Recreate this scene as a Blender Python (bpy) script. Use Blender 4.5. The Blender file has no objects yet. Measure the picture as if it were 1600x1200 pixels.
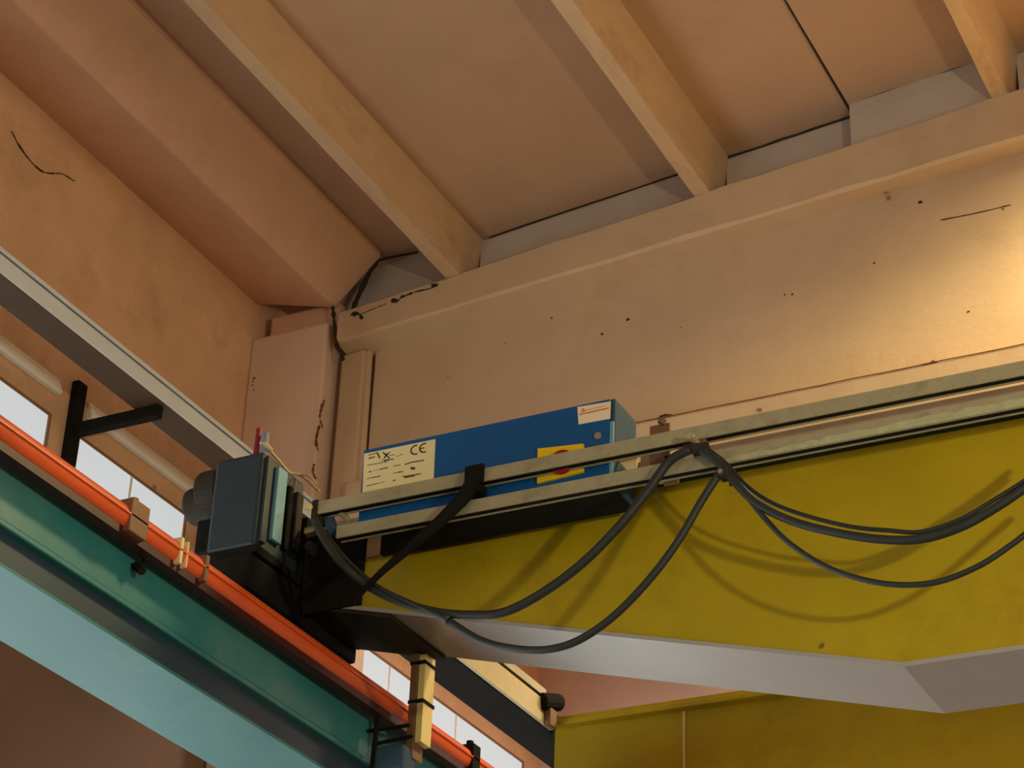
import bpy, bmesh, math, random
from mathutils import Vector, Matrix
random.seed(4)
scene = bpy.context.scene
COL = scene.collection

# ------------------------------------------------------------------ camera
YAW, PITCH, ROLL, FPX = 0.485839, 0.518660, 0.0431959, 3438.317
CAM = Vector((0, 0, 1.6))
fw = Vector((-math.sin(YAW)*math.cos(PITCH), math.cos(YAW)*math.cos(PITCH), math.sin(PITCH)))
r0 = Vector((math.cos(YAW), math.sin(YAW), 0)); u0 = r0.cross(fw)
rt = r0*math.cos(ROLL) + u0*math.sin(ROLL)
up = -r0*math.sin(ROLL) + u0*math.cos(ROLL)
cd = bpy.data.cameras.new('camera'); cam = bpy.data.objects.new('camera', cd); COL.objects.link(cam)
m = Matrix((rt, up, -fw)).transposed().to_4x4(); m.translation = CAM
cam.matrix_world = m
cd.sensor_fit = 'HORIZONTAL'; cd.sensor_width = 36; cd.lens = FPX*36/1600; cd.clip_end = 100
scene.camera = cam

def on(x, y, ax, v):
    "photo pixel -> the point where its ray meets the plane ax = v"
    d = fw + rt*((x-800)/FPX) + up*((600-y)/FPX)
    i = 'xyz'.index(ax)
    return CAM + d*((v-CAM[i])/d[i])

# ------------------------------------------------------------------ world, exposure
w = bpy.data.worlds.new('hall_air'); scene.world = w; w.use_nodes = True
bg = w.node_tree.nodes['Background']
bg.inputs['Color'].default_value = (1.0, 0.84, 0.66, 1); bg.inputs['Strength'].default_value = 0.50
vs = scene.view_settings
vs.view_transform = 'Standard'; vs.look = 'None'; vs.gamma = 1; vs.use_curve_mapping = False
vs.exposure = 0.15
LAMP_WARM = (1.0, 0.83, 0.42); GLOBE_TINT = (1.0, 0.92, 0.62)
PENDANTS = [((-0.35, 6.45, 6.72), 330, 78), ((-0.6, 8.5, 6.6), 420, 82)]   # place, watts, half cone; the second is added to light the far wall
GLOBE = ((1.35, 2.1, 3.35), 200)        # bare bulb lamp hung low on the right: place, watts
PANE_STRENGTH = 0.60
LOWER_PANE_STRENGTH = 3.2

# ------------------------------------------------------------------ helpers
def lin(c):
    return tuple(((v/255)/12.92 if v/255 <= 0.04045 else ((v/255+0.055)/1.055)**2.4) for v in c)

def mat(name, rgb, rough=0.7, metal=0.0, var=0.12, scale=3.0, bump=0.0, bscale=40.0, spots=0.0, spot_rgb=(70, 45, 30),
        sscale=6.0, dirt=0.0, dirt_rgb=(95, 62, 36), dscale=2.2, ior=1.45, emit=None, stretch=(1, 1, 1), spec=0.5):
    mt = bpy.data.materials.new(name); mt.use_nodes = True
    nt = mt.node_tree; N = nt.nodes; L = nt.links
    b = N['Principled BSDF']
    b.inputs['Roughness'].default_value = rough; b.inputs['Metallic'].default_value = metal
    b.inputs['IOR'].default_value = ior
    b.inputs['Specular IOR Level'].default_value = spec
    tc = N.new('ShaderNodeTexCoord'); mp = N.new('ShaderNodeMapping'); mp.inputs['Scale'].default_value = stretch
    L.new(tc.outputs['Object'], mp.inputs['Vector'])
    def noise(sc, det=5, ro=0.6):
        n = N.new('ShaderNodeTexNoise'); n.inputs['Scale'].default_value = sc
        n.inputs['Detail'].default_value = det; n.inputs['Roughness'].default_value = ro
        L.new(mp.outputs['Vector'], n.inputs['Vector']); return n
    def ramp(src, a, c):
        q = N.new('ShaderNodeMapRange'); q.inputs['From Min'].default_value = a; q.inputs['From Max'].default_value = c
        L.new(src, q.inputs['Value']); return q.outputs['Result']
    def mix(fac, c1, c2):
        x = N.new('ShaderNodeMix'); x.data_type = 'RGBA'
        if isinstance(fac, float): x.inputs['Factor'].default_value = fac
        else: L.new(fac, x.inputs['Factor'])
        for s, c in (('A', c1), ('B', c2)):
            k = [i for i in x.inputs if i.name == s and i.type == 'RGBA'][0]
            if isinstance(c, tuple): k.default_value = c + (1,)
            else: L.new(c, k)
        return [o for o in x.outputs if o.type == 'RGBA'][0]
    base = lin(rgb)
    lo = tuple(v*(1-var) for v in base); hi = tuple(min(1, v*(1+var)) for v in base)
    n1 = noise(scale)
    col = mix(ramp(n1.outputs['Fac'], 0.32, 0.68), lo, hi)
    if dirt:
        nd = noise(dscale, 8, 0.68)
        mul = N.new('ShaderNodeMath'); mul.operation = 'MULTIPLY'; mul.inputs[1].default_value = dirt
        L.new(ramp(nd.outputs['Fac'], 0.52, 0.72), mul.inputs[0])
        col = mix(mul.outputs[0], col, lin(dirt_rgb))
    if spots:
        v = N.new('ShaderNodeTexVoronoi'); v.inputs['Scale'].default_value = sscale
        L.new(mp.outputs['Vector'], v.inputs['Vector'])
        sub = N.new('ShaderNodeMath'); sub.operation = 'ADD'
        ns = noise(sscale*6, 2)
        k = N.new('ShaderNodeMath'); k.operation = 'MULTIPLY'; k.inputs[1].default_value = 0.10
        L.new(ns.outputs['Fac'], k.inputs[0]); L.new(v.outputs['Distance'], sub.inputs[0]); L.new(k.outputs[0], sub.inputs[1])
        f = ramp(sub.outputs[0], 0.105, 0.085)
        mm = N.new('ShaderNodeMath'); mm.operation = 'MULTIPLY'; mm.inputs[1].default_value = spots; L.new(f, mm.inputs[0])
        col = mix(mm.outputs[0], col, lin(spot_rgb))
    if not isinstance(col, tuple): L.new(col, b.inputs['Base Color'])
    if bump:
        nb = noise(bscale, 6, 0.65)
        bp = N.new('ShaderNodeBump'); bp.inputs['Strength'].default_value = bump; bp.inputs['Distance'].default_value = 0.02
        L.new(nb.outputs['Fac'], bp.inputs['Height']); L.new(bp.outputs['Normal'], b.inputs['Normal'])
    if emit:
        b.inputs['Emission Color'].default_value = lin(emit[0]) + (1,); b.inputs['Emission Strength'].default_value = emit[1]
    return mt

M = {}
M['plaster'] = mat('painted_concrete', (200, 170, 138), 0.75, var=0.07, scale=2.0, bump=0.12, bscale=30, spots=0.8, sscale=2.6, dirt=0.25, dirt_rgb=(150, 112, 78))
M['roofpaint'] = mat('painted_roof_concrete', (184, 148, 120), 0.8, var=0.06, scale=1.6, bump=0.2, bscale=30, spots=0.5, sscale=1.5, dirt=0.2, dirt_rgb=(150, 108, 76))
M['eavepaint'] = mat('painted_eave_concrete', (212, 168, 138), 0.8, var=0.08, scale=1.4, bump=0.2, bscale=30, dirt=0.3, dirt_rgb=(176, 130, 96))
M['columnpaint'] = mat('pink_column_paint', (222, 190, 166), 0.75, var=0.06, scale=2, bump=0.15, spots=0.6, sscale=3.2, dirt=0.2, dirt_rgb=(176, 136, 104))
M['purlin'] = mat('worn_purlin_concrete', (200, 168, 134), 0.7, var=0.12, scale=5, bump=0.35, bscale=25, dirt=0.6, dirt_rgb=(140, 104, 70), dscale=5, stretch=(1, 0.35, 1))
M['infill'] = mat('grey_infill', (190, 176, 164), 0.85, var=0.06, scale=4, bump=0.15)
M['wallplaster'] = mat('ochre_wall_plaster', (226, 182, 142), 0.8, var=0.1, scale=2.5, bump=0.3, bscale=24, dirt=0.45, dirt_rgb=(176, 128, 86), dscale=3.0, spots=0.5, sscale=3.0)
M['wallshade'] = mat('brown_wall_shade', (92, 66, 54), 0.7, var=0.12, scale=2.0, bump=0.2)
M['farwall'] = mat('pink_wall_plaster', (232, 204, 190), 0.8, var=0.05, scale=3, bump=0.1)
M['floor'] = mat('concrete_floor', (84, 76, 66), 0.6, var=0.12, scale=1.0, bump=0.1)
M['cream_strip'] = mat('cream_streak_and_mullion', (246, 240, 226), 0.7, var=0.04)  # cream of the painted light streak on the wall, and of the upper mullions
M['frame'] = mat('brown_window_frame', (150, 112, 80), 0.6)
M['pane'] = mat('daylit_pane', (120, 124, 126), 0.5, var=0.02, emit=((232, 238, 240), PANE_STRENGTH))
M['pane_low'] = mat('daylit_lower_pane', (225, 228, 230), 0.5, var=0.02, emit=((232, 240, 238), LOWER_PANE_STRENGTH))
M['crack'] = mat('dark_crack', (52, 40, 26), 0.95, var=0.3, scale=20)
M['moss'] = mat('dark_moss', (44, 44, 28), 0.95, var=0.4, scale=20, bump=0.5)
M['yellow'] = mat('yellow_crane_paint', (178, 152, 4), 0.5, var=0.10, scale=2.2, bump=0.05, bscale=12, dirt=0.55, dirt_rgb=(136, 104, 14), dscale=2.4, spots=0.7, sscale=4.5)
M['greyflange'] = mat('grey_primer', (166, 160, 152), 0.38, var=0.06, scale=4, bump=0.05, dirt=0.2, dirt_rgb=(140, 120, 100))
M['topflange'] = mat('dusty_cream_steel', (178, 160, 136), 0.6, var=0.1, scale=6, bump=0.2, dirt=0.4, dirt_rgb=(130, 104, 78), dscale=8)
M['rail'] = mat('chalky_galvanised_rail', (172, 162, 128), 0.6, metal=0.1, var=0.10, scale=9, bump=0.3, bscale=60, dirt=0.5, dirt_rgb=(126, 108, 70), dscale=10)
M['teal'] = mat('teal_beam_paint', (46, 122, 124), 0.5, var=0.10, scale=1.6, bump=0.04, bscale=10, dirt=0.5, dirt_rgb=(116, 148, 144), dscale=1.3)
M['slate'] = mat('slate_shade_band', (40, 62, 78), 0.5, var=0.12, scale=3)
M['tealbox'] = mat('dark_teal_machine_paint', (38, 52, 58), 0.45, var=0.15, scale=8, bump=0.1, dirt=0.5, dirt_rgb=(32, 40, 42), dscale=8)
M['teallight'] = mat('pale_teal_strip', (110, 160, 176), 0.4, var=0.1, scale=8)
M['darkgreen'] = mat('dark_green_shade', (44, 46, 24), 0.9, spec=0.1)
M['crust'] = mat('chalky_dust_crust', (188, 182, 142), 0.9, var=0.12, scale=30, bump=0.5)
M['black'] = mat('black_steel', (30, 28, 25), 0.85, spec=0.12, var=0.2, scale=10, bump=0.1)
M['darkgrey'] = mat('dark_greasy_steel', (54, 48, 40), 0.7, spec=0.2, var=0.25, scale=10, bump=0.2)
M['rubber'] = mat('dark_rubber_cable', (44, 48, 45), 0.5, var=0.15, scale=14, bump=0.1)
M['orange'] = mat('orange_conductor_plastic', (226, 92, 40), 0.4, var=0.08, scale=8, bump=0.05, dirt=0.35, dirt_rgb=(150, 60, 30), dscale=7, stretch=(1, .3, 1))
M['clampbrown'] = mat('brown_clamp_plastic', (132, 92, 64), 0.6)
M['trunk'] = mat('grey_trunking_steel', (226, 234, 240), 0.45, var=0.05, scale=5)
M['trunkunder'] = mat('shaded_trunking_underside', (84, 60, 36), 0.7, var=0.08, scale=5)  # dark brown puts the shade under the trunking into its colour
M['trunkseam'] = mat('trunking_seam', (104, 122, 138), 0.6)
M['blue'] = mat('blue_enamel', (3, 84, 146), 0.45, var=0.06, scale=6)
M['boxgrey'] = mat('blue_grey_enamel', (60, 80, 100), 0.75, spec=0.15, var=0.06, scale=6)
M['plate'] = mat('cream_rating_plate', (240, 222, 166), 0.5, var=0.03)
M['ink'] = mat('faded_ink', (92, 76, 44), 0.7)
M['label'] = mat('white_sticker', (246, 226, 190), 0.5, var=0.02)
M['redink'] = mat('orange_red_ink', (226, 112, 60), 0.6)
M['switchyellow'] = mat('switch_yellow', (246, 200, 14), 0.4, var=0.04)
M['carriagecream'] = mat('dusty_cream_carriage_paint', (190, 172, 122), 0.5, var=0.1, dirt=0.3)
M['stain'] = mat('brown_stain', (112, 74, 40), 0.9, var=0.3, scale=30)
M['maroon'] = mat('dark_maroon_shade', (66, 16, 20), 0.5)
M['knobred'] = mat('switch_red', (150, 22, 30), 0.35)
M['metal'] = mat('bare_steel', (190, 180, 165), 0.35, metal=0.8)
M['brownbracket'] = mat('rusty_bracket', (122, 88, 58), 0.7, dirt=0.5)
M['whiteplastic'] = mat('cream_plastic', (226, 206, 168), 0.55)
M['paleyellow'] = mat('pale_yellow_bar_paint', (230, 206, 132), 0.5, var=0.05)
M['red'] = mat('dark_red_cap', (132, 22, 40), 0.5)
M['lavender'] = mat('grey_lavender_cap', (132, 130, 150), 0.5)
M['cord'] = mat('frayed_cream_cord', (206, 178, 140), 0.8)
M['shade'] = mat('lamp_shade_enamel', (70, 74, 72), 0.4)
M['bulb'] = mat('glowing_bulb', (255, 230, 180), 0.4, emit=((255, 216, 150), 12.0))

def box(bm, x0, x1, y0, y1, z0, z1):
    v = [bm.verts.new((x, y, z)) for x in (x0, x1) for y in (y0, y1) for z in (z0, z1)]
    for f in ((0, 1, 3, 2), (4, 6, 7, 5), (0, 4, 5, 1), (2, 3, 7, 6), (0, 2, 6, 4), (1, 5, 7, 3)):
        bm.faces.new([v[i] for i in f])
    return v

def hexa(bm, a, b):
    "two matching loops of points joined into a closed solid"
    va = [bm.verts.new(p) for p in a]; vb = [bm.verts.new(p) for p in b]
    n = len(a)
    bm.faces.new(va); bm.faces.new(vb[::-1])
    for i in range(n):
        j = (i+1) % n
        bm.faces.new((va[i], vb[i], vb[j], va[j]))

def prism(bm, pts, ax, a, b):
    def p3(p, t):
        if ax == 'x': return (t, p[0], p[1])
        if ax == 'y': return (p[0], t, p[1])
        return (p[0], p[1], t)
    hexa(bm, [p3(p, a) for p in pts], [p3(p, b) for p in pts])

def cyl(bm, p, q, r, n=16, r2=None):
    p, q = Vector(p), Vector(q); d = (q-p).normalized()
    a = d.orthogonal().normalized(); b = d.cross(a)
    r2 = r if r2 is None else r2
    hexa(bm, [p+(a*math.cos(t)+b*math.sin(t))*r for t in [2*math.pi*i/n for i in range(n)]],
             [q+(a*math.cos(t)+b*math.sin(t))*r2 for t in [2*math.pi*i/n for i in range(n)]])

def smooth_path(pts, k=8):
    pts = [Vector(p) for p in pts]; P = [pts[0]*2-pts[1]] + pts + [pts[-1]*2-pts[-2]]; out = []
    for i in range(1, len(P)-2):
        for s in range(k):
            t = s/k; a, b, c, d = P[i-1], P[i], P[i+1], P[i+2]
            out.append(0.5*((2*b)+(c-a)*t+(2*a-5*b+4*c-d)*t*t+(3*b-a-3*c+d)*t**3))
    return out + [pts[-1]]

def tube(bm, pts, r, n=8, k=8, taper=None, rag=0.0):
    P = smooth_path(pts, k) if k else [Vector(p) for p in pts]
    rings = []; prev = None
    for i, p in enumerate(P):
        d = (P[min(i+1, len(P)-1)]-P[max(i-1, 0)]).normalized()
        a = (prev - d*prev.dot(d)).normalized() if prev is not None else d.orthogonal().normalized()
        prev = a; b = d.cross(a)
        rr = r if taper is None else r+(taper-r)*i/(len(P)-1)
        if rag: rr *= random.uniform(1-rag, 1+rag)
        rings.append([bm.verts.new(p+(a*math.cos(2*math.pi*j/n)+b*math.sin(2*math.pi*j/n))*rr) for j in range(n)])
    for i in range(len(rings)-1):
        for j in range(n):
            bm.faces.new((rings[i][j], rings[i][(j+1) % n], rings[i+1][(j+1) % n], rings[i+1][j]))
    bm.faces.new(rings[0]); bm.faces.new(rings[-1][::-1])

def ribbon(bm, pts, wd, dy=-0.0006, nrm=Vector((0, -1, 0))):
    "flat printed stroke along a polyline"
    P = [Vector(p)+nrm*abs(dy) for p in pts]
    for a, b in zip(P[:-1], P[1:]):
        s = (b-a).normalized().cross(nrm)*(wd/2)
        e = (b-a).normalized()*(wd*0.2)
        bm.faces.new([bm.verts.new(v) for v in (a-e-s, b+e-s, b+e+s, a-e+s)])

def BM(fn=None, *a):
    b = bmesh.new()
    if fn: fn(b, *a)
    return b

def obj(name, bm, mt, parent=None, bevel=0.0, smooth=False, seg=2):
    bmesh.ops.recalc_face_normals(bm, faces=bm.faces[:])
    if parent is None:
        xs = [v.co for v in bm.verts]
        o0 = Vector(((min(c.x for c in xs)+max(c.x for c in xs))/2, (min(c.y for c in xs)+max(c.y for c in xs))/2, min(c.z for c in xs)))
    else:
        o0 = parent['_w'] if False else WORLD[parent.name]
    bmesh.ops.translate(bm, verts=bm.verts[:], vec=-o0)
    me = bpy.data.meshes.new(name); bm.to_mesh(me); bm.free()
    me.materials.append(M[mt])
    o = bpy.data.objects.new(name, me); COL.objects.link(o)
    if parent is None: o.location = o0
    else: o.parent = parent
    WORLD[o.name] = o0
    if bevel:
        b = o.modifiers.new('edge_bevel', 'BEVEL'); b.width = bevel; b.segments = seg; b.limit_method = 'ANGLE'; b.angle_limit = 0.6
    if smooth:
        for p in me.polygons: p.use_smooth = True
        if bevel == 0 and smooth == 'auto': pass
    return o
WORLD = {}

def thing(name, loc, label=None, cat=None, group=None, kind=None):
    o = bpy.data.objects.new(name, None); COL.objects.link(o); o.location = loc; o.empty_display_size = 0.1
    WORLD[o.name] = Vector(loc)
    return tag(o, label, cat, group, kind)

def tag(o, label=None, cat=None, group=None, kind=None):
    for k, v in (('label', label), ('category', cat), ('group', group), ('kind', kind)):
        if v: o[k] = v
    return o

# ================================================================== THE SETTING
XW, YW, YF, YB = -4.98, 7.05, 6.92, 6.95      # left wall face; roof-girder web, top flange and bottom flange faces
YEND = 10.1

fl = tag(obj('floor', BM(box, -5.2, 9, -6, YEND, -0.2, 0), 'floor'), 'grey concrete hall floor below the crane', 'floor', kind='structure')

# left wall, with an upper and a lower row of window openings
wl = thing('wall_left', (XW, 4, 0), 'ochre plastered hall wall left of the crane runway', 'wall', kind='structure')
Z_UP = (4.69, 5.585); Z_LO = (1.5, 4.0)
UPW = [(0.9, 2.5), (2.66, 4.0), (4.16, 5.70), (5.87, 6.62), (8.03, 9.75)]
ys = sorted({-6, YEND} | {y for s in UPW for y in s}); zs = [0, Z_LO[0], Z_LO[1], Z_UP[0], Z_UP[1], 6.95]
b = bmesh.new(); b2 = bmesh.new()
for i in range(len(ys)-1):
    for k in range(len(zs)-1):
        if (ys[i], ys[i+1]) in UPW and k in (1, 3): continue
        if k < 3: box(b2, XW-0.22, XW, ys[i], ys[i+1], zs[k], zs[k+1])
        else: box(b, XW-0.22, XW, ys[i], ys[i+1], zs[k], zs[k+1])
for q in (b, b2): bmesh.ops.remove_doubles(q, verts=q.verts[:], dist=1e-5)
obj('wall_plaster', b, 'wallplaster', wl); tag(obj('shaded_lower_wall', b2, 'wallshade', wl), 'lower wall coloured dark brown for the runway shade')  # brown below the upper windows paints in the shade by the runway
# sloping cream strip above the windows imitates a streak of light on the wall
for y0, y1 in UPW[2:4]:
    b = bmesh.new()
    prism(b, [(XW-0.001, 5.665), (XW-0.001, 5.735), (XW+0.012, 5.735), (XW+0.035, 5.675), (XW+0.03, 5.665)], 'y', y0+0.02, y1-0.0)
    obj('cream_strip', b, 'cream_strip', wl, bevel=0.006)
# plaster crack on the upper wall
b = bmesh.new()
tube(b, [on(*p, 'x', XW+0.001) for p in ((18, 205), (30, 228), (48, 252), (66, 268), (84, 271), (98, 272), (116, 283))], 0.0042, n=5, k=6, taper=0.002, rag=0.5)
obj('crack', b, 'crack', wl)
for pts in (((95, 190), (118, 210), (140, 227)), ((213, 297), (230, 312), (245, 325))):
    b = bmesh.new(); tube(b, [on(*p, 'x', XW+0.002) for p in pts], 0.006, n=5, k=5, taper=0.002, rag=0.7); obj('crack', b, 'crack', wl)

wn = 0
for row, (z0, z1) in enumerate((Z_UP, Z_LO)):
    for y0, y1 in UPW:
        wn += 1
        pm = 'pane' if row == 0 else 'pane_low'
        wt = thing('window_%d' % wn, (XW-0.1, (y0+y1)/2, z0), kind='structure')
        tag(wt, 'daylit %s window pane row in left wall, %s' % (('upper', 'lower')[row], 'bay %s' % ('nearest', 'second', 'beside the tray bracket', 'before the column', 'beyond the column', 'farthest')[UPW.index((y0, y1))]), 'window')
        ym = [y0+0.012] + ([6.23] if y0 == 5.87 else [8.33, 9.0] if y0 == 8.03 else [(y0+y1)/2]) + [y1-0.012]
        for a, c in zip(ym[:-1], ym[1:]):
            obj('pane', BM(box, XW-0.016, XW-0.006, a+0.004, c-0.004, z0+0.012, z1-0.012), pm, wt)
        for a in ym[1:-1]:
            obj('mullion', BM(box, XW-0.02, XW-0.003, a-0.006, a+0.006, z0+0.012, z1-0.012), 'frame' if row else 'cream_strip', wt)
        b = bmesh.new()
        for q in ((y0, y0+0.012, z0, z1), (y1-0.012, y1, z0, z1), (y0+0.012, y1-0.012, z0, z0+0.012), (y0+0.012, y1-0.012, z1-0.012, z1)):
            box(b, XW-0.03, XW-0.002, *q)
        obj('window_frame', b, 'frame', wt)

tag(obj('wall_far', BM(box, -5.2, 9, 9.9, 10.1, 0, 8.2), 'farwall'), 'pale pink plastered far hall wall beyond the crane', 'wall', kind='structure')

# ---- roof: panels, purlins, infill (rises to the right, like the precast girder)
SL = 0.0935
def zt(x): return 6.616+(x+4.524)*SL              # girder top
def zsl(x): return 6.995+(x+2.98)*SL              # roof panel underside
ce = thing('ceiling', (-3, 3, 6.9), 'brown painted concrete roof panels carried by purlins', 'ceiling', kind='structure')
def panel(x0, x1, dz, y0=-3.0, y1=9.9):
    b = bmesh.new()
    hexa(b, [(x0, y0, zsl(x0)+dz), (x1, y0, zsl(x1)+dz), (x1, y0, zsl(x1)+0.16), (x0, y0, zsl(x0)+0.16)],
            [(x0, y1, zsl(x0)+dz), (x1, y1, zsl(x1)+dz), (x1, y1, zsl(x1)+0.16), (x0, y1, zsl(x0)+0.16)])
    obj('roof_panel', b, 'roofpaint', ce)
panel(-4.6, -3.965, 0.04); panel(-3.955, -2.82, 0.0); panel(-2.81, -2.196, 0.004); panel(-2.184, -1.57, -0.006)
panel(-1.56, -0.1, 0.0); panel(-0.09, 1.6, 0.0); panel(1.61, 4.2, 0.0); panel(4.21, 9.0, 0.0)
panel(-5.2, -4.61, 0.06)
def purlin(x, wd):
    h = zsl(x)-zt(x)+0.01
    b = bmesh.new()
    n = 40; y0, y1 = -2.5, 7.08
    rows = []
    for i in range(n+1):
        y = y0+(y1-y0)*i/n
        j = lambda s: random.uniform(-s, s)
        z = zt(x)+0.004+j(0.0012)
        rows.append([b.verts.new(p) for p in ((x-0.028, y, zt(x)+h), (x+0.004+j(.002), y, z), (x+wd+j(.0035), y, z+SL*wd*0.5+j(.002)), (x+wd+0.04, y, zt(x)+h+SL*wd))])
    for a, c in zip(rows[:-1], rows[1:]):
        for k in range(4): b.faces.new((a[k], a[(k+1) % 4], c[(k+1) % 4], c[k]))
    b.faces.new(rows[0]); b.faces.new(rows[-1][::-1])
    return obj('purlin', b, 'purlin', ce)
purlin(-4.0, 0.068); purlin(-2.85, 0.07); purlin(-1.597, 0.066)
def infill(x0, x1, y, dz=0.0):
    b = bmesh.new()
    hexa(b, [(x0, y, zt(x0)-0.03), (x1, y, zt(x1)-0.03), (x1, y, zsl(x1)-0.004+dz), (x0, y, zsl(x0)-0.004+dz)],
            [(x0, y+0.12, zt(x0)-0.03), (x1, y+0.12, zt(x1)-0.03), (x1, y+0.12, zsl(x1)+0.02+dz), (x0, y+0.12, zsl(x0)+0.02+dz)])
    obj('infill_panel', b, 'infill', ce)
infill(-4.62, -3.99, 7.04, 0.05); infill(-3.9, -2.86, 7.04); infill(-2.75, -2.19, 7.04); infill(-2.18, -1.6, 6.952); infill(-1.5, -0.2, 6.99); infill(-.2, 9, 6.99)
# dark joint lines where panels meet the infill and where panels butt
def joint(pts, ax, v, r, mt='crack'):
    b = bmesh.new(); tube(b, [on(*p, ax, v) for p in pts], r, n=5, k=4); obj('joint_seal', b, mt, ce)
def zjoint(x0, x1, y, dz=0.0):
    b = bmesh.new(); n = 7
    tube(b, [(x0+(x1-x0)*i/n, y+random.uniform(-.003, .003), zsl(x0+(x1-x0)*i/n)-0.001+dz+random.uniform(-.002, .002)) for i in range(n+1)], 0.0055, n=5, k=4)
    obj('joint_seal', b, 'crack', ce)
zjoint(-3.86, -2.86, 7.037); zjoint(-2.74, -2.2, 7.037); zjoint(-2.18, -1.6, 6.95)
b = bmesh.new(); tube(b, [(-2.19+random.uniform(-.003, .003), 7.03-i*0.5, zsl(-2.19)-0.002) for i in range(18)], 0.005, n=5, k=3); obj('joint_seal', b, 'crack', ce)
b = bmesh.new(); tube(b, [(-4.032+random.uniform(-.002, .002), 7.03-i*0.5, zsl(-4.03)+0.036) for i in range(18)], 0.012, n=6, k=3); obj('joint_seal', b, 'crack', ce)

# eave beam along the left wall, V-shaped soffit
ev = bmesh.new()
prism(ev, [(XW-0.2, 6.785), (XW, 6.785), (-4.56, 6.665), (-4.35, 6.875), (-4.33, 6.96), (XW-0.2, 6.96)], 'y', -3, 6.945)
tag(obj('eave_beam', ev, 'eavepaint', bevel=0.012), 'brown painted eave beam along the top of the left wall', 'beam', kind='structure')
jb = bmesh.new(); tube(jb, [on(*p, 'y', 6.955) for p in ((546, 494), (555, 474), (570, 440), (588, 408))], 0.011, n=6, k=6, rag=0.3)
tube(jb, [on(*p, 'y', 6.98) for p in ((588, 408), (612, 402), (652, 394))], 0.006, n=6, k=4)
obj('joint_seal', jb, 'moss', ce)

# precast concrete roof girder
X0, X1 = -4.525, 8.5
rg = thing('roof_girder', (-3, YW, 5.55), 'tan painted precast concrete roof girder with sloping top flange', 'beam', kind='structure')
def zb(x): return 6.486+(x+4.27)*0.0678+ (0 if x < -1.4 else (x+1.4)*0.02)
def zh(x): return 6.444+(x+4.563)*0.0834
b = bmesh.new(); n = 60; rows = []
for i in range(n+1):
    x = X0+(X1-X0)*(i/n)**1.5; j = lambda s=0.003: random.uniform(-s, s)
    rows.append([b.verts.new(p) for p in ((x, YF+j(), zt(x)+j(0.0035)), (x, YF+j(), zb(x)+0.012+j(.004)), (x, YF+0.012, zb(x)+j(.002)), (x, YW+0.005, zh(x)), (x, YW+0.4, zh(x)), (x, YW+0.4, zt(x)-0.01))])
for a, c in zip(rows[:-1], rows[1:]):
    for k in range(6): b.faces.new((a[k], a[(k+1) % 6], c[(k+1) % 6], c[k]))
b.faces.new(rows[0]); b.faces.new(rows[-1][::-1])
obj('top_flange', b, 'plaster', rg)
b = bmesh.new(); prism(b, [(-4.40, 5.6), (X1, 5.6), (X1, zh(X1)+0.1), (-4.40, zh(-4.40)+0.05)], 'y', YW, YW+0.18); obj('web', b, 'plaster', rg)
obj('bottom_flange', BM(box, -4.44, X1, YB, YW+0.3, 5.50, 5.785), 'plaster', rg, bevel=0.008)
obj('end_block', BM(prism, [(-4.545, 5.5), (-4.42, 5.5), (-4.43, 6.46), (-4.545, 6.45)], 'y', 7.0, YW+0.3), 'plaster', rg, bevel=0.01)
obj('end_rib', BM(prism, [(-4.50, 5.79), (-4.40, 5.79), (-4.41, 6.47), (-4.50, 6.46)], 'y', 7.02, YW), 'plaster', rg, bevel=0.015)
# moss and broken edge on the flange top at the corner, cracks, rust marks
for i, (pts, r) in enumerate([(((548, 492), (560, 490), (566, 498)), 0.012), (((612, 470), (622, 470), (630, 462)), 0.010), (((630, 464), (650, 456), (668, 452), (684, 446)), 0.006), (((566, 490), (590, 480), (604, 474)), 0.003), (((676, 447), (684, 444)), 0.010)]):
    b = bmesh.new(); tube(b, [on(*p, 'y', YF-0.001) for p in pts], r*0.85, n=6, k=5, taper=r*0.5, rag=0.75); obj('moss_patch', b, 'moss', rg)
for (x, y, r) in ((981, 499, 5), (941, 522, 4), (1438, 316, 5), (862, 497, 3.5), (1366, 411, 3), (1238, 460, 3), (1226, 461, 2.5), (1513, 487, 3), (1567, 327, 3), (1063, 512, 2), (790, 536, 2), (700, 590, 2)):
    c = on(x, y, 'y', YW-0.0005); b = bmesh.new(); rr = r/560*1.1
    k = [bm_ for bm_ in range(9)]
    f = [b.verts.new((c.x+rr*math.cos(t*0.698)*random.uniform(.6, 1.2), c.y-0.0008, c.z+rr*0.8*math.sin(t*0.698)*random.uniform(.6, 1.2))) for t in k]
    b.faces.new(f); obj('rust_mark', b, 'crack', rg)
for pts in (((1470, 344), (1530, 332), (1580, 320)), ((520, 480), (523, 510), (527, 540), (536, 562))):
    b = bmesh.new(); tube(b, [on(*p, 'y', (YW if pts[0][0] > 1000 else YF)-0.0005) for p in pts], 0.0022 if pts[0][0] > 1000 else 0.008, n=5, k=5, rag=0.6); obj('crack', b, 'crack', rg)

b = bmesh.new(); tube(b, [(x, YB-0.001, 5.785+random.uniform(-.0015, .0015)) for x in [-3.3+0.12*i for i in range(40)]], 0.0026, n=5, k=2); obj('dirt_line', b, 'stain', rg)
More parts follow.
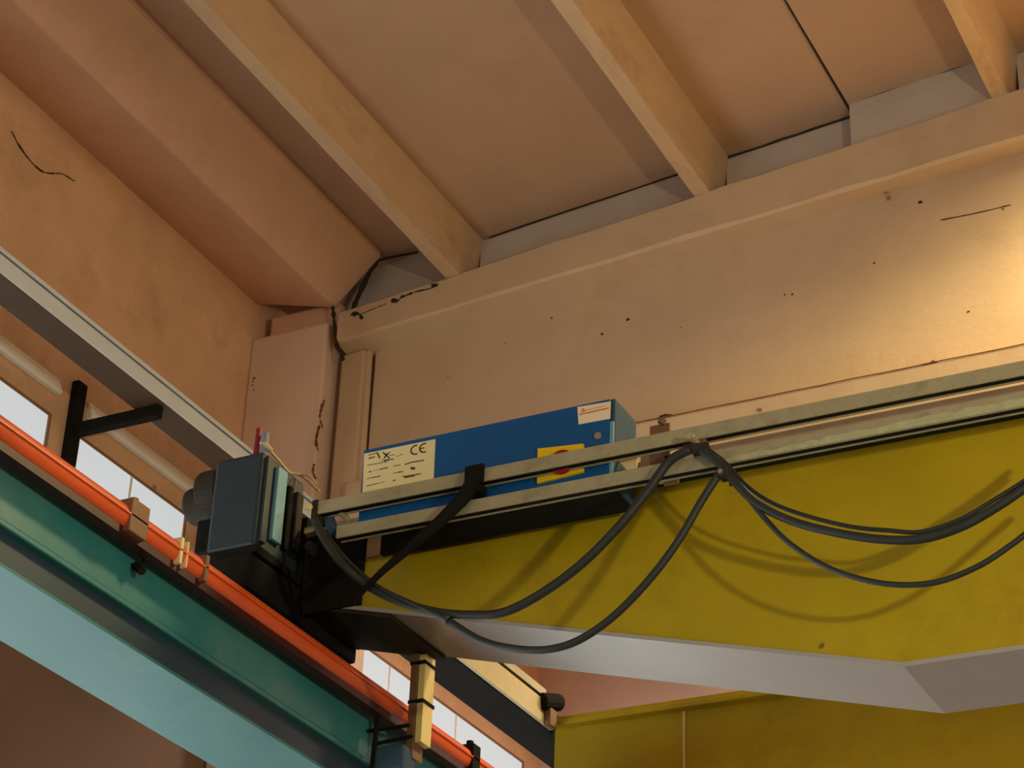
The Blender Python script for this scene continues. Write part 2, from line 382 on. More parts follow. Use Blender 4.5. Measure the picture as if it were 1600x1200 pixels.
# column under the girder end
cc = thing('concrete_column', (-4.75, 7.15, 0), 'pinkish concrete column in the hall corner under the girder end', 'column', kind='structure')
obj('shaft', BM(box, XW+0.0, -4.585, 6.93, 7.45, 0, 6.598), 'columnpaint', cc, bevel=0.012)
obj('cap', BM(box, XW+0.06, -4.56, 6.975, 7.45, 6.60, 6.72), 'eavepaint', cc, bevel=0.01)
for k, (pts, r) in enumerate([(((507, 625), (500, 650), (504, 668)), 0.006), (((499, 665), (494, 690), (498, 705)), 0.008), (((491, 725), (489, 738), (494, 748)), 0.006), (((398, 590), (395, 600), (397, 612)), 0.006)]):
    b = bmesh.new(); tube(b, [on(*p, 'y', 6.932) for p in pts], r*0.7, n=5, k=6, taper=r*0.5, rag=0.8); obj('rust_stain', b, 'stain', cc)

# ================================================================== CRANE RUNWAY (left)
RX0, RX1 = -3.503, -3.2; RZ = 3.809
ru = thing('runway_beam', (-3.415, 5, RZ), 'teal painted steel crane runway beam below the orange conductor bar', 'beam')
obj('bottom_flange', BM(box, RX0, RX1, -1.0, 9.88, RZ, RZ+0.016), 'teal', ru, bevel=0.004)
obj('web', BM(box, -3.425, -3.405, -1.0, 9.88, RZ+0.022, 4.07), 'teal', ru)
tag(obj('shade_band', BM(box, RX0, -3.225, -1.0, 9.88, 3.736, RZ), 'slate', ru), 'dark slate band for the shade on the lower side')  # dark side colour paints the shade band along the beam's lower edge
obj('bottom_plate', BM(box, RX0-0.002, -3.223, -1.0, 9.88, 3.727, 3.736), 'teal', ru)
obj('top_flange', BM(box, -3.53, -3.31, -1.0, 9.88, 4.07, 4.095), 'teal', ru, bevel=0.004)
obj('crane_rail', BM(box, -3.44, -3.39, -1.0, 9.88, 4.095, 4.15), 'darkgrey', ru, bevel=0.006)
obj('side_plate', BM(box, -3.225, -3.21, -1.0, 9.88, RZ+0.022, 4.05), 'teal', ru)

# orange conductor bar on the runway, with clamps
CX = -3.13
cb = thing('conductor_bar', (CX, 5, 3.93), 'orange plastic conductor bar running along the teal runway beam', 'conductor rail')
zc0, zc1 = on(0, 684, 'x', CX).z, on(0, 638, 'x', CX).z; zcl = on(0, 706, 'x', CX-0.02).z
b = bmesh.new(); zm = (zc0+zc1)/2; hh = (zc1-zc0)/2; prism(b, [(CX-0.026+0.028*math.cos(t), zm+hh*math.sin(t)) for t in [2*math.pi*i/28 for i in range(28)]], 'y', -1, 9.85)
obj('insulation', b, 'orange', cb)
b = bmesh.new(); box(b, CX-0.045, CX-0.012, -1, 9.85, zcl, zc0+0.014)
tag(obj('bar_shade', b, 'maroon', cb), 'dark maroon strip for the shaded lower half')  # maroon strip paints the shaded lower half of the orange bar
b = bmesh.new(); prism(b, [(CX-0.004, zc0+0.033), (CX+0.007, zc0+0.034), (CX+0.007, zc0+0.039), (CX-0.004, zc0+0.042)], 'y', -1, 9.85)
obj('moulding', b, 'orange', cb)
for px_, wd, mt in ((217, 0.075, 'clampbrown'), (283, 0.012, 'plate'), (322, 0.016, 'clampbrown'), (742, 0.05, 'black'), (292, 0.006, 'plate')):
    yy = on(px_, 640+px_*0.735, 'x', CX).y
    k = obj('hanger_clamp', BM(box, CX-0.035, CX+0.007, yy-wd/2, yy+wd/2, zc0-(0.008 if wd > .03 else 0.003), zc1+(0.014 if wd > .03 else 0.003)), mt, cb, bevel=0.003)
    if wd > 0.03:
        obj('clamp_bolt', BM(cyl, (CX-0.02, yy, zc1+0.012), (CX-0.02, yy, zc1+0.03), 0.012, 8), 'black' if mt == 'black' else 'clampbrown', k)
        obj('stand_off', BM(box, -3.209, CX-0.03, yy-0.015, yy+0.015, zc0+0.02, zc0+0.045), 'darkgrey', cb)
# small hook of wire under the bar
b = bmesh.new(); tube(b, [on(*p, 'x', -3.19) for p in ((250, 868), (236, 866), (226, 872), (220, 884), (214, 888))], 0.0045, n=6, k=5); cyl(b, on(212, 884, 'x', -3.2), on(222, 892, 'x', -3.17), 0.012, 8)
tag(obj('wire_hook', b, 'black'), 'small dark wire hook on the side of the teal beam', 'hook')

# cable trunking along the left wall on a black T bracket
TX = -4.53
zt0, zt1 = on(0, 424, 'x', TX).z, on(0, 384, 'x', TX).z
ct = thing('cable_trunking', (TX, 5, zt0), 'grey steel cable trunking with pale front running along the ochre wall', 'cable tray')
xb = on(0, 476, 'z', zt0).x
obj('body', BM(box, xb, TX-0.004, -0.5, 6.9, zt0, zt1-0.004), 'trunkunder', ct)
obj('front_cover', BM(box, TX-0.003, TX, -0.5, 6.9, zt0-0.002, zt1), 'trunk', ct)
obj('cover_seam', BM(box, TX, TX+0.004, -0.5, 6.9, zt1-0.027, zt1-0.021), 'trunkseam', ct)
br = thing('wall_bracket', (-4.9, 5.83, 5.45), 'black steel T bracket holding up the grey cable trunking', 'bracket')
ya = on(115, 672, 'x', XW+0.02).y
obj('post', BM(box, XW+0.001, XW+0.035, ya-0.03, ya+0.03, 5.42, 5.775), 'black', br, bevel=0.006)
obj('arm', BM(box, XW+0.035, TX-0.03, ya-0.02, ya+0.02, zt0-0.05, zt0-0.001), 'black', br, bevel=0.004)
# ================================================================== THE CRANE BRIDGE
oc = thing('overhead_crane', (-1.5, 5.9, 3.75), 'yellow double girder overhead crane bridge spanning the hall', 'crane')
GZ0, GZ1 = 3.755, 4.44
XK = -1.495; XL = -3.30; XR = 6.0
zL = 4.225
def girder(y0, y1, tm='topflange'):
    g = thing('box_girder', (-1.5, (y0+y1)/2, GZ0)); g.parent = oc
    g.location = Vector((-1.5, (y0+y1)/2, GZ0)) - WORLD[oc.name]
    prof = [(XL, zL+0.012), (XK, GZ0+0.012), (XR, GZ0+0.012), (XR, GZ1), (XL, GZ1)]
    obj('web_plate', BM(prism, prof, 'y', y0, y0+0.012), 'yellow', g)
    obj('web_plate', BM(prism, prof, 'y', y1-0.012, y1), 'yellow', g)
    b = bmesh.new(); prism(b, [(XL, zL), (XK, GZ0), (XK, GZ0+0.012), (XL, zL+0.012)], 'y', y0-0.004, y1+0.004)
    obj('sloping_bottom_flange', b, 'greyflange', g)
    obj('bottom_flange', BM(box, XK, XR, y0-0.004, y1+0.004, GZ0, GZ0+0.012), 'greyflange', g)
    obj('top_flange', BM(box, XL, XR, y0-0.04, y1+0.04, GZ1, GZ1+0.02), tm, g, bevel=0.003)
    obj('trolley_rail', BM(box, on(1062, 700, 'y', y0).x if y0 < 6 else XL, XR, y0-0.03, y0+0.03, GZ1+0.02, GZ1+0.036), tm, g, bevel=0.003)
    obj('end_plate', BM(box, XL-0.012, XL, y0, y1, zL-0.01, GZ1), 'darkgrey', g)
    return g
YG = 5.0
ng = girder(YG, YG+0.335)
obj('end_shade', BM(box, XL, -3.10, YG-0.012, YG, 4.19, 4.438), 'black', ng, bevel=0.002)  # black sheet paints in the shade at the girder's left end
obj('end_shade', BM(prism, [(XL, zL-0.012), (-3.0, zL-0.012-(0.30)*(zL-GZ0)/(XK-XL)), (-3.0, zL-0.001-(0.30)*(zL-GZ0)/(XK-XL)), (XL, zL-0.001)], 'y', YG, YG+0.33), 'darkgrey', ng)  # dark sheet paints the same shade under the sloping flange
yf = on(1000, 1106, 'z', GZ1+0.02).y+0.04
fg = girder(yf, yf+0.335, 'yellow')
obj('flange_shade', BM(box, -2.2, XR, YG-0.03, YG-0.0005, 4.393, GZ1-0.0005), 'darkgreen', ng)  # dark strip drawn as the shadow band below the top flange
obj('weld_seam', BM(box, on(1070, 1150, 'y', yf).x-0.006, on(1070, 1150, 'y', yf).x+0.002, yf-0.004, yf, GZ0+0.2, GZ1), 'paleyellow', fg)
# end carriage over the runway
ec = thing('end_carriage', (-3.385, 5.9, 4.3)); ec.parent = oc; ec.location = Vector((-3.385, 5.9, 4.3))-WORLD[oc.name]
obj('carriage_beam', BM(box, -3.475, XL-0.013, 4.995, yf+0.7, 4.43, 4.515), 'black', ec, bevel=0.004)
obj('carriage_skirt', BM(box, -3.47, -3.315, 4.72, 5.34, 4.17, 4.28), 'black', ec, bevel=0.01)
obj('side_plate', BM(box, XL-0.012, XL+0.002, 5.36, yf-0.02, 4.432, 4.518), 'carriagecream', ec)
obj('hand_rail', BM(box, XL-0.06, XL-0.03, 5.36, yf-0.02, 4.56, 4.59), 'rail', ec)
for yy in (yf+0.2,):
    wv = obj('wheel', BM(cyl, (-3.445, yy, 4.25), (-3.385, yy, 4.25), 0.10, 24), 'darkgrey', ec, bevel=0.006)
b = bmesh.new(); cyl(b, on(845, 1096, 'x', XL), on(862, 1100, 'x', XL)+Vector((.03, 0, 0)), 0.032, 12)
obj('buffer', b, 'black', ec, bevel=0.005)
obj('lug', BM(box, XL-0.0, XL+0.03, yf-0.10, yf-0.045, 4.42, 4.49), 'brownbracket', ec, bevel=0.006)
obj('carriage_riser', BM(box, -3.47, -3.315, 5.0, 5.34, 4.281, 4.429), 'black', ec)

# travel drive at the crane corner
td = thing('travel_drive', (-3.41, 4.85, 4.31), 'dark teal gearbox housing with round motor at the crane corner', 'drive unit')
obj('housing', BM(box, -3.495, -3.325, 4.75, 4.985, 4.312, 4.622), 'tealbox', td, bevel=0.012)
obj('side_cover', BM(box, -3.325, -3.313, 4.762, 4.79, 4.33, 4.61), 'tealbox', td, bevel=0.003)
obj('cover_strip', BM(box, -3.325, -3.309, 4.815, 4.865, 4.36, 4.60), 'teallight', td, bevel=0.004)
obj('cover_strip', BM(box, -3.325, -3.312, 4.885, 4.91, 4.36, 4.57), 'black', td, bevel=0.004)
obj('cover_strip', BM(box, -3.325, -3.311, 4.93, 4.965, 4.38, 4.57), 'darkgrey', td, bevel=0.004)
mo = obj('motor', BM(cyl, (-3.625, 4.83, 4.525), (-3.495, 4.83, 4.525), 0.058, 24), 'darkgrey', td, bevel=0.014)
obj('motor_cowl', BM(cyl, (-3.575, 4.83, 4.555), (-3.495, 4.83, 4.555), 0.075, 24), 'darkgrey', td, bevel=0.01)
obj('terminal_box', BM(box, -3.56, -3.495, 4.78, 4.88, 4.34, 4.45), 'black', td, bevel=0.008)
obj('mounting_foot', BM(box, -3.49, -3.31, 4.74, 4.99, 4.285, 4.312), 'black', td, bevel=0.004)
# little limit switch on top
ls = thing('limit_switch', on(402, 700, 'y', 4.79), 'tiny dark red and grey capped switch on top of the gearbox', 'switch')
p = on(400, 705, 'y', 4.79)
obj('red_cap', BM(cyl, p+Vector((0, 0, -.02)), p+Vector((0.003, 0, .075)), 0.0085, 10), 'red', ls)
p = on(413, 696, 'y', 4.79)
obj('grey_cap', BM(cyl, p+Vector((0, 0, -.04)), p+Vector((0.0, 0, .042)), 0.0125, 12), 'lavender', ls, bevel=0.004)
b = bmesh.new()
P = [on(409, 694, 'y', 4.79), on(420, 702, 'y', 4.81), on(436, 720, 'y', 4.86), on(452, 738, 'y', 4.91), on(468, 742, 'y', 4.93), on(482, 752, 'y', 4.94), on(492, 762, 'y', 4.93), on(499, 767, 'y', 4.92)]
tube(b, P, 0.0045, n=6, k=6); tube(b, [on(470, 742, 'y', 4.92), on(484, 744, 'y', 4.92), on(494, 756, 'y', 4.92)], 0.003, n=6, k=5); tube(b, [on(408, 692, 'y', 4.785), on(416, 696, 'y', 4.785), on(424, 704, 'y', 4.8)], 0.008, n=6, k=4)
tag(obj('frayed_cord', b, 'cord', smooth=True), 'frayed cream cord draped over the edge of the gearbox', 'cord')
# collector bracket under the girder end
cl = thing('collector_bracket', (-3.05, 5.32, 3.8), 'pale yellow collector arm hanging over the orange conductor bar', 'bracket')
obj('hanging_bar', BM(box, -3.065, -3.043, 5.29, 5.35, 3.868, 4.145), 'paleyellow', cl, bevel=0.002)
obj('back_plate', BM(box, -3.09, -3.066, 5.285, 5.345, 3.82, 4.15), 'brownbracket', cl, bevel=0.002)
for z in (4.117, 3.995): obj('tie_band', BM(box, -3.092, -3.040, 5.283, 5.354, z-.005, z+.005), 'black', cl)
obj('collector_head', BM(box, -3.17, -3.07, 5.24, 5.32, 3.77, 3.85), 'boxgrey', cl, bevel=0.01)
for a, c in (((565, 1144), (640, 1133)), ((588, 1162), (645, 1150))):
    obj('collector_arm', BM(cyl, on(*a, 'y', 5.26), on(*c, 'y', 5.26), 0.006, 8), 'black', cl)
obj('collector_post', BM(cyl, on(590, 1118, 'y', 5.25), on(581, 1205, 'y', 5.25), 0.008, 8), 'black', cl)
# ================================================================== ELECTRICAL CABINET
YC = 4.80
xa, xc = on(563, 760, 'y', YC).x, on(959, 680, 'y', YC).x
cbx = thing('electrical_cabinet', ((xa+xc)/2, YC+0.07, 4.312), 'blue electrical cabinet with cream rating plate mounted on the crane girder', 'cabinet')
ZT = 4.586; ZB = 4.312
obj('body', BM(box, xa, xc, YC+0.006, YC+0.152, ZB, ZT), 'boxgrey', cbx, bevel=0.005)
dr = obj('door', BM(box, xa+0.002, xc-0.014, YC, YC+0.007, ZB+0.004, ZT-0.003), 'blue', cbx, bevel=0.002)
obj('edge_strip', BM(box, xc-0.0125, xc-0.002, YC+0.001, YC+0.007, ZB+0.01, ZT-0.075), 'teallight', cbx)
obj('underside_shade', BM(box, xa+0.004, xc-0.004, YC+0.008, YC+0.150, ZB-0.006, ZB), 'black', cbx)  # black sheet stands in for the shade under the cabinet
obj('mounting_rail', BM(box, xa+0.05, xc-0.05, YC+0.152, 4.999, 4.35, 4.40), 'darkgrey', cbx)
def quad_plate(name, px4, y, th, mt, parent):
    P4 = [on(*p, 'y', y) for p in px4]
    b = bmesh.new(); hexa(b, P4, [q+Vector((0, th, 0)) for q in P4]); return obj(name, b, mt, parent)
rp = quad_plate('rating_plate', [(569, 709), (680, 686), (677, 748), (566, 771)], YC-0.003, 0.0028, 'plate', cbx)
def cr(cx, cy, y=YC-0.003): return on(555+cx/11.43, 675+cy/11.43, 'y', y)
pxm = 1/11.43/565       # crop pixel in metres, roughly
b = bmesh.new()
for pts, wd in [([(235, 415), (400, 372)], 18), ([(245, 483), (255, 455), (275, 475), (290, 448), (310, 468), (330, 438), (355, 455)], 16), ([(395, 372), (440, 465)], 30),
                ([(498, 368), (615, 470)], 26), ([(625, 358), (515, 455)], 22), ([(470, 525), (550, 440)], 14), ([(520, 505), (690, 485)], 22), ([(540, 400), (600, 385)], 22), ([(620, 425), (700, 405)], 16),
                ([(730, 425), (770, 432), (800, 415)], 9), ([(815, 410), (845, 395)], 18), ([(215, 597), (480, 548), (600, 510)], 15), ([(520, 510), (550, 550)], 16),
                ([(245, 717), (290, 705)], 24), ([(330, 697), (420, 676)], 10), ([(440, 670), (585, 635)], 22), ([(215, 840), (300, 815)], 14), ([(300, 818), (450, 785)], 20),
                ([(205, 965), (400, 920)], 16), ([(400, 920), (530, 888)], 10), ([(690, 607), (810, 590)], 16), ([(680, 735), (760, 722)], 12), ([(760, 722), (850, 708)], 22), ([(675, 880), (690, 865), (720, 855)], 20),
                ([(890, 582), (1000, 543), (1230, 505)], 24), ([(1000, 645), (1062, 655)], 52), ([(845, 790), (900, 800)], 22), ([(890, 805), (1060, 775)], 46), ([(1075, 765), (1170, 745)], 22)]:
    ribbon(b, [cr(*p) for p in pts], wd*pxm)
for cx, cy, full in ((1085, 318, 0), (1240, 283, 1)):       # the CE mark
    arc = [cr(cx+88*math.cos(math.radians(a)), cy-78*math.sin(math.radians(a))-0.21*88*math.cos(math.radians(a))) for a in range(75, 286, 21)]
    ribbon(b, arc, 30*pxm)
    if full: ribbon(b, [cr(cx-85, cy+18), cr(cx-8, cy+0)], 26*pxm)
obj('printing', b, 'ink', rp)
wlb = quad_plate('warning_label', [(902, 636), (954, 627), (953, 654), (904, 663)], YC-0.002, 0.0018, 'label', cbx)
def cw(cx, cy): return on(820+cx/7.5, 610+cy/7.5, 'y', YC-0.002)
b = bmesh.new(); ribbon(b, [cw(640, 283), cw(985, 208)], 0.0045); ribbon(b, [cw(700, 235), cw(940, 185)], 0.002)
ribbon(b, [cw(665, 250), cw(683, 215), cw(705, 243), cw(665, 250)], 0.003); obj('printing', b, 'redink', wlb)
ms = quad_plate('main_switch', [(840, 701), (911, 693), (911, 737), (839, 755)], YC-0.008, 0.0078, 'switchyellow', cbx)
kc = on(880, 724, 'y', YC-0.008)
obj('knob', BM(cyl, kc, kc+Vector((0, -0.016, 0)), 0.036, 28), 'knobred', ms, bevel=0.004)
obj('knob_grip', BM(box, kc.x-0.034, kc.x+0.034, kc.y-0.018, kc.y-0.012, kc.z-0.007, kc.z+0.007), 'knobred', ms, bevel=0.002)
lc = on(935, 682, 'y', YC)
lk = obj('door_lock', BM(cyl, lc, lc+Vector((0, -0.006, 0)), 0.011, 16), 'metal', dr)
# ================================================================== FESTOON RAILS
YR = 4.755
def track(name, z0, z1, xl, lab):
    t = thing(name, (-1.5, YR, z0), lab, 'rail', 'festoon rails')
    th = 0.006; y0, y1 = YR, YR+0.034
    b = bmesh.new()
    prism(b, [(y0, z0), (y0+0.005, z0), (y0+0.005, z1-th), (y1-0.005, z1-th), (y1-0.005, z0), (y1, z0), (y1, z1), (y0, z1)], 'x', xl, 6.0)
    obj('channel', b, 'rail', t)
    obj('slot_shade', BM(box, xl, 6.0, y0+0.006, y1-0.006, z0+0.003, z0+0.012), 'black', t); return t  # black filler paints in the darkness inside the rail's open slot
za, zb_ = on(1100, 684, 'y', YR).z, on(1100, 663, 'y', YR).z
t1 = track('festoon_rail', za, zb_, on(497, 790, 'y', YR).x, 'upper chalky galvanised C rail crossing in front of the blue cabinet')
zc_, zd_ = on(1100, 731, 'y', YR).z, on(1100, 711, 'y', YR).z
t2 = track('festoon_rail', zc_, zd_, on(526, 825, 'y', YR).x, 'lower chalky galvanised C rail below the blue cabinet')
for x in (on(1022, 668, 'y', YR).x, 0.2, 2.0):
    obj('bracket', BM(box, x-0.03, x+0.03, YR+0.036, YR+0.045, za-0.07, zb_+0.05), 'brownbracket', t1, bevel=0.004)
    if x > 0: obj('bracket_arm', BM(box, x-0.012, x+0.012, YR+0.045, 4.999, za-0.06, za-0.03), 'brownbracket', t1)
obj('bracket_bolt', BM(cyl, on(1033, 662, 'y', YR+.02), on(1036, 655, 'y', YR+.02), 0.011, 10), 'brownbracket', t1)
for x in (on(1040, 725, 'y', YR).x, 0.3, 2.1):
    obj('bracket', BM(box, x-0.022, x+0.022, YR+0.036, YR+0.045, zc_-0.01, zd_+0.045), 'brownbracket', t2, bevel=0.004)
    if x > 0: obj('bracket_arm', BM(box, x-0.012, x+0.012, YR+0.045, 4.999, zc_+0.0, zc_+0.03), 'brownbracket', t2)
b = bmesh.new(); n = 90; xa0 = on(1105, 725, 'y', YR).x; prev = None
for i in range(n+1):
    x = xa0+(0.4-xa0)*i/n; h = 0.012+0.012*min(1, i/30)+random.uniform(-0.004, 0.005)
    cur = [b.verts.new((x, YR-0.0035, zc_+0.001)), b.verts.new((x, YR-0.0035, zc_+h)), b.verts.new((x, YR-0.0002, zc_+h+0.002)), b.verts.new((x, YR-0.0002, zc_+0.001))]
    if prev:
        for k in range(4): b.faces.new((prev[k], prev[(k+1) % 4], cur[(k+1) % 4], cur[k]))
    prev = cur
obj('dust_crust', b, 'crust', t2)
xx = on(572, 850, 'y', YR).x
obj('bracket', BM(box, xx-0.02, xx+0.02, YR+0.034, YR+0.05, zc_-0.06, zd_), 'brownbracket', t2, bevel=0.004)
obj('end_stop', BM(box, on(497, 790, 'y', YR).x-0.02, on(497, 790, 'y', YR).x, YR-0.004, YR+0.05, za-0.02, zb_+0.006), 'darkgrey', t1, bevel=0.003)
obj('end_bolt', BM(cyl, on(480, 793, 'y', YR-.01), on(484, 792, 'y', YR-.03), 0.009, 8), 'paleyellow', t1)
# small cream junction boxes to the right of the cabinet
jbx = thing('junction_box', on(1020, 735, 'y', 4.88), 'small cream junction box right of the blue cabinet behind the rails', 'box')
P4 = [on(1000, 708, 'y', 4.88), on(1041, 700, 'y', 4.88), on(1041, 735, 'y', 4.88), on(1000, 742, 'y', 4.88)]
b = bmesh.new(); hexa(b, P4, [p+Vector((0, 0.075, 0)) for p in P4]); obj('housing', b, 'whiteplastic', jbx, bevel=0.004)
obj('lid', BM(box, P4[0].x+.006, P4[1].x-.006, 4.874, 4.881, P4[2].z+.006, P4[0].z-.006), 'topflange', jbx, bevel=0.002)
gp = bmesh.new(); P3 = [on(966, 719, 'y', 4.83), on(996, 713, 'y', 4.83), on(994, 738, 'y', 4.83), on(982, 738, 'y', 4.83)]
hexa(gp, P3, [p+Vector((0, 0.006, 0)) for p in P3]); tag(obj('gusset_plate', gp, 'whiteplastic'), 'small bright cream gusset plate beside the cabinet corner', 'plate')
cg = thing('cable_gland', on(515, 800, 'y', 4.8), 'small grey metal cable gland at the left rail ends', 'gland')
b = bmesh.new(); cyl(b, on(508, 800, 'y', 4.80), on(524, 835, 'y', 4.80), 0.02, 14, 0.014); obj('cone', b, 'boxgrey', cg, bevel=0.003)
b = bmesh.new(); cyl(b, on(531, 800, 'y', 4.79), on(544, 812, 'y', 4.78), 0.009, 12); obj('lever', b, 'rail', cg, bevel=0.002)
b = bmesh.new(); cyl(b, on(484, 853, 'y', 4.75), on(493, 861, 'y', 4.73), 0.016, 14); c2 = obj('bolt', b, 'black', cg)
b = bmesh.new(); cyl(b, on(487, 856, 'y', 4.735), on(490, 859, 'y', 4.725), 0.008, 12); obj('bolt_tip', b, 'paleyellow', c2)
# ------------------------------------------------------------------ festoon cables and their trolleys
def cable(pts, r, lab, y=4.73):
    b = bmesh.new()
    tube(b, [on(p[0], p[1], 'y', p[2] if len(p) > 2 else y) for p in pts], r, n=10, k=8)
    o = obj('festoon_cable', b, 'rubber', smooth=True)
    return tag(o, lab, 'cable', 'festoon cables')
cable([(492, 812, 4.74), (508, 845, 4.72), (535, 882, 4.70), (570, 912), (620, 938), (680, 956), (740, 961), (790, 956), (850, 925), (910, 880), (965, 825), (1010, 770), (1045, 722), (1078, 702)], 0.0125, 'thick dark cable in the upper loop left of the cable trolley')
cable([(700, 970, 4.728), (750, 1000), (800, 1013), (855, 1015), (905, 1000), (960, 962), (1015, 905), (1060, 845), (1095, 785), (1125, 738)], 0.0105, 'dark cable in the lowest loop hanging left of the trolley clip')
cable([(497, 818, 4.76), (540, 872, 4.74), (590, 916, 4.722), (650, 945, 4.71), (700, 968, 4.715)], 0.006, 'thin dark cable beside the thick one near the crane corner', 4.74)
cable([(1096, 704), (1122, 722), (1150, 755), (1185, 788), (1240, 815), (1310, 833), (1380, 843), (1440, 842), (1500, 824), (1555, 794), (1610, 756), (1680, 700)], 0.0115, 'thick dark cable in the upper loop right of the cable trolley')
cable([(1100, 698, 4.745), (1132, 722, 4.745), (1165, 757, 4.745), (1205, 785, 4.745), (1260, 806, 4.745), (1330, 823, 4.745), (1390, 829, 4.745), (1440, 831, 4.745), (1500, 812, 4.745), (1550, 783, 4.745), (1610, 745, 4.745), (1680, 692, 4.745)], 0.006, 'thin dark cable lying just above the thick right hand loop')
cable([(1138, 738), (1165, 772), (1195, 810), (1235, 850), (1290, 885), (1350, 906), (1410, 914), (1470, 908), (1530, 884), (1575, 855), (1610, 828), (1690, 760)], 0.0075, 'thin dark cable in the lowest loop right of the trolley clip')
# dark strap running from the upper rail down to the left
b = bmesh.new()
S = [on(745, 738, 'y', 4.742), on(728, 772, 'y', 4.735), on(690, 812, 'y', 4.725), (on(640, 856, 'y', 4.715)), on(590, 900, 'y', 4.71), on(547, 946, 'y', 4.72)]
tube(b, S, 0.024, n=10, k=7, taper=0.006)
tag(obj('rubber_hose', b, 'black', smooth=True), 'black tapering hose slanting across both rails below the rating plate', 'hose')
hc = thing('hose_clamp', on(742, 750, 'y', 4.74), 'black clamp block gripping the upper rail beside the rating plate', 'clamp')
xh = on(741, 750, 'y', 4.74).x
obj('block', BM(box, xh-0.035, xh+0.025, YR-0.012, YR-0.001, za-0.01, zb_+0.012), 'black', hc, bevel=0.004)
obj('strap', BM(box, xh-0.03, xh+0.015, YR-0.006, YR+0.038, za-0.03, za-0.002), 'black', hc, bevel=0.004)
tr = thing('cable_trolley', on(1090, 700, 'y', 4.75), 'small brown cable trolley hanging in the upper rail slot', 'trolley')
xt = on(1090, 695, 'y', 4.75).x
obj('hanger', BM(box, xt-0.018, xt+0.018, YR+0.004, YR+0.03, za-0.045, za+0.004), 'brownbracket', tr, bevel=0.004)
obj('clamp_saddle', BM(cyl, (xt-0.03, YR-0.02, za-0.035), (xt+0.035, YR-0.02, za-0.042), 0.014, 12), 'darkgrey', tr)
obj('pin', BM(cyl, (xt-0.004, YR-0.05, za-0.014), (xt-0.004, YR+0.01, za-0.014), 0.010, 10), 'topflange', tr)
tc_ = thing('cable_clip', on(1134, 740, 'y', 4.74), 'small metal clip with dangling screw below the lower rail', 'clip')
p = on(1133, 742, 'y', 4.735)
obj('clip_body', BM(box, p.x-0.014, p.x+0.016, p.y-0.02, p.y+0.02, p.z-0.012, p.z+0.012), 'darkgrey', tc_, bevel=0.004)
obj('screw', BM(cyl, p+Vector((0.012, 0, -.01)), p+Vector((0.016, 0, -.034)), 0.004, 8), 'black', tc_)
obj('screw_head', BM(cyl, p+Vector((-0.004, -.02, 0)), p+Vector((-0.004, -.026, 0)), 0.007, 10), 'metal', tc_)
# crumbs of mortar lying on the girder ledge
for i, (x, y, s) in enumerate(((1445, 566, 6), (1456, 563, 7), (1040, 653, 9), (1030, 659, 6))):
    c = on(x, y, 'y', YB+0.02); b = bmesh.new()
    bmesh.ops.create_icosphere(b, subdivisions=1, radius=s/480)
    for v in b.verts: v.co = Vector((v.co.x*1.5, v.co.y, v.co.z*0.7))*random.uniform(.7, 1.15) + Vector((c.x, c.y, 5.785+s/480*0.55))
    tag(obj('mortar_crumb', b, 'crack'), ('tiny dark mortar crumb on the girder ledge, left of the pair at right', 'tiny dark mortar crumb on the girder ledge, farthest right', 'larger dark mortar crumb on the ledge near the cabinet', 'small dark mortar crumb on the ledge nearest the cabinet')[i], 'crumb', 'mortar crumbs on the girder ledge')

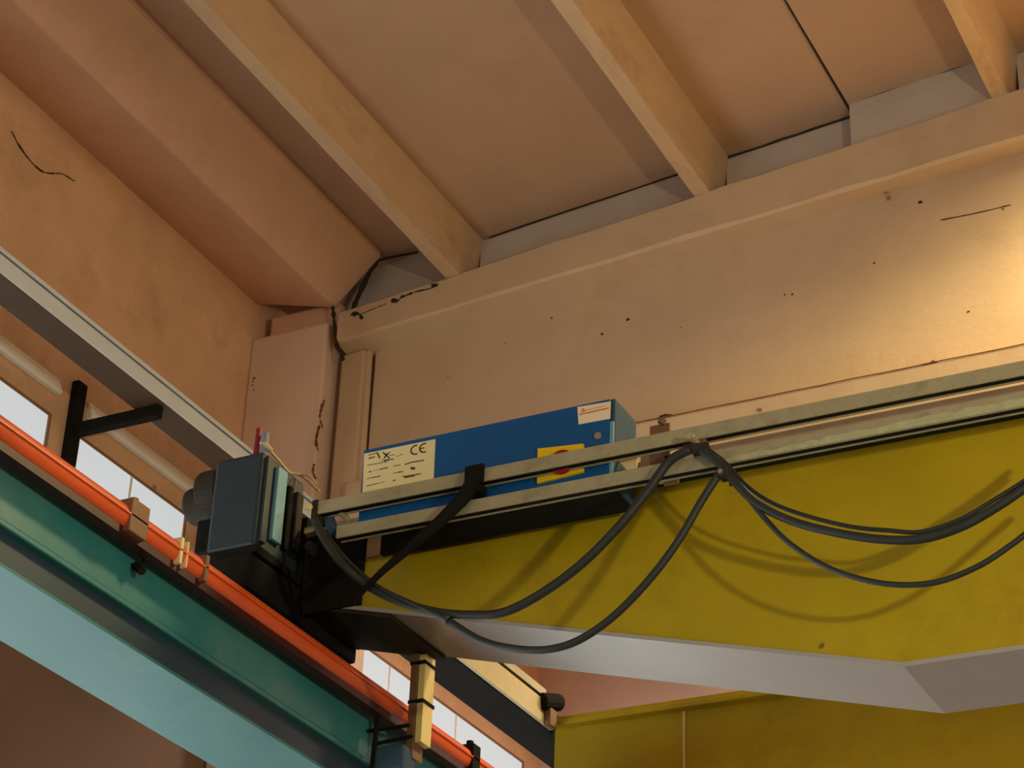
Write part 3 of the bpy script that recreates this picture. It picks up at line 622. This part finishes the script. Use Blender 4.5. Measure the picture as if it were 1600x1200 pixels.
# ================================================================== PENDANT LAMPS (unseen; the one beyond the crane is added for the far wall)
for i, (loc, watts, half) in enumerate(PENDANTS):
    L = Vector(loc)
    pl = thing('pendant_lamp', L, ('enamelled pendant lamp hanging close to the roof girder', 'added pendant lamp in the bay beyond the crane, lighting the far wall')[i], 'lamp', 'hall pendant lamps')
    b = bmesh.new(); n = 28
    rings = [[b.verts.new(L+Vector((r*math.cos(2*math.pi*k/n), r*math.sin(2*math.pi*k/n), z))) for k in range(n)] for r, z in ((0.24, 0.0), (0.20, 0.07), (0.10, 0.14), (0.05, 0.24))]
    for a, c in zip(rings[:-1], rings[1:]):
        for k in range(n): b.faces.new((a[k], a[(k+1) % n], c[(k+1) % n], c[k]))
    b.faces.new(rings[-1]); obj('lamp_shade', b, 'shade', pl, smooth=True)
    b = bmesh.new(); bmesh.ops.create_uvsphere(b, u_segments=16, v_segments=10, radius=0.05, matrix=Matrix.Translation(L+Vector((0, 0, 0.10)))); obj('bulb', b, 'bulb', pl, smooth=True)
    obj('suspension_rod', BM(cyl, L+Vector((0, 0, 0.24)), Vector((L.x, L.y, zsl(L.x))), 0.01, 8), 'black', pl)
    ld = bpy.data.lights.new('pendant_light', 'SPOT'); ld.energy = watts; ld.color = LAMP_WARM
    ld.spot_size = math.radians(2*half); ld.spot_blend = 0.18; ld.shadow_soft_size = 0.3
    lo = bpy.data.objects.new('pendant_light', ld); COL.objects.link(lo); lo.parent = pl; lo.location = (0, 0, -0.01)
    if i == 1: ld.color = (1.0, 0.86, 0.7)
    if i == 0: lo.rotation_euler = (math.radians(10), 0, 0); ld.spot_size = math.radians(152)
L = Vector(GLOBE[0])
gl = thing('bulb_lamp', L, 'bare bulb lamp hung low on a cord right of the crane', 'lamp')
b = bmesh.new(); bmesh.ops.create_uvsphere(b, u_segments=24, v_segments=16, radius=0.05, matrix=Matrix.Translation(L)); obj('bulb', b, 'bulb', gl, smooth=True).visible_shadow = True
obj('lamp_holder', BM(cyl, L+Vector((0, 0, .046)), L+Vector((0, 0, .16)), 0.03, 16), 'shade', gl)
obj('cord', BM(cyl, L+Vector((0, 0, .16)), Vector((L.x, L.y, zsl(L.x))), 0.008, 8), 'black', gl)
for i in range(1):
    ld = bpy.data.lights.new('globe_light', 'POINT'); ld.energy = GLOBE[1]; ld.color = GLOBE_TINT; ld.shadow_soft_size = 0.06
    lo = bpy.data.objects.new('globe_light', ld); COL.objects.link(lo); lo.parent = gl; lo.location = (0, 0, -0.13)
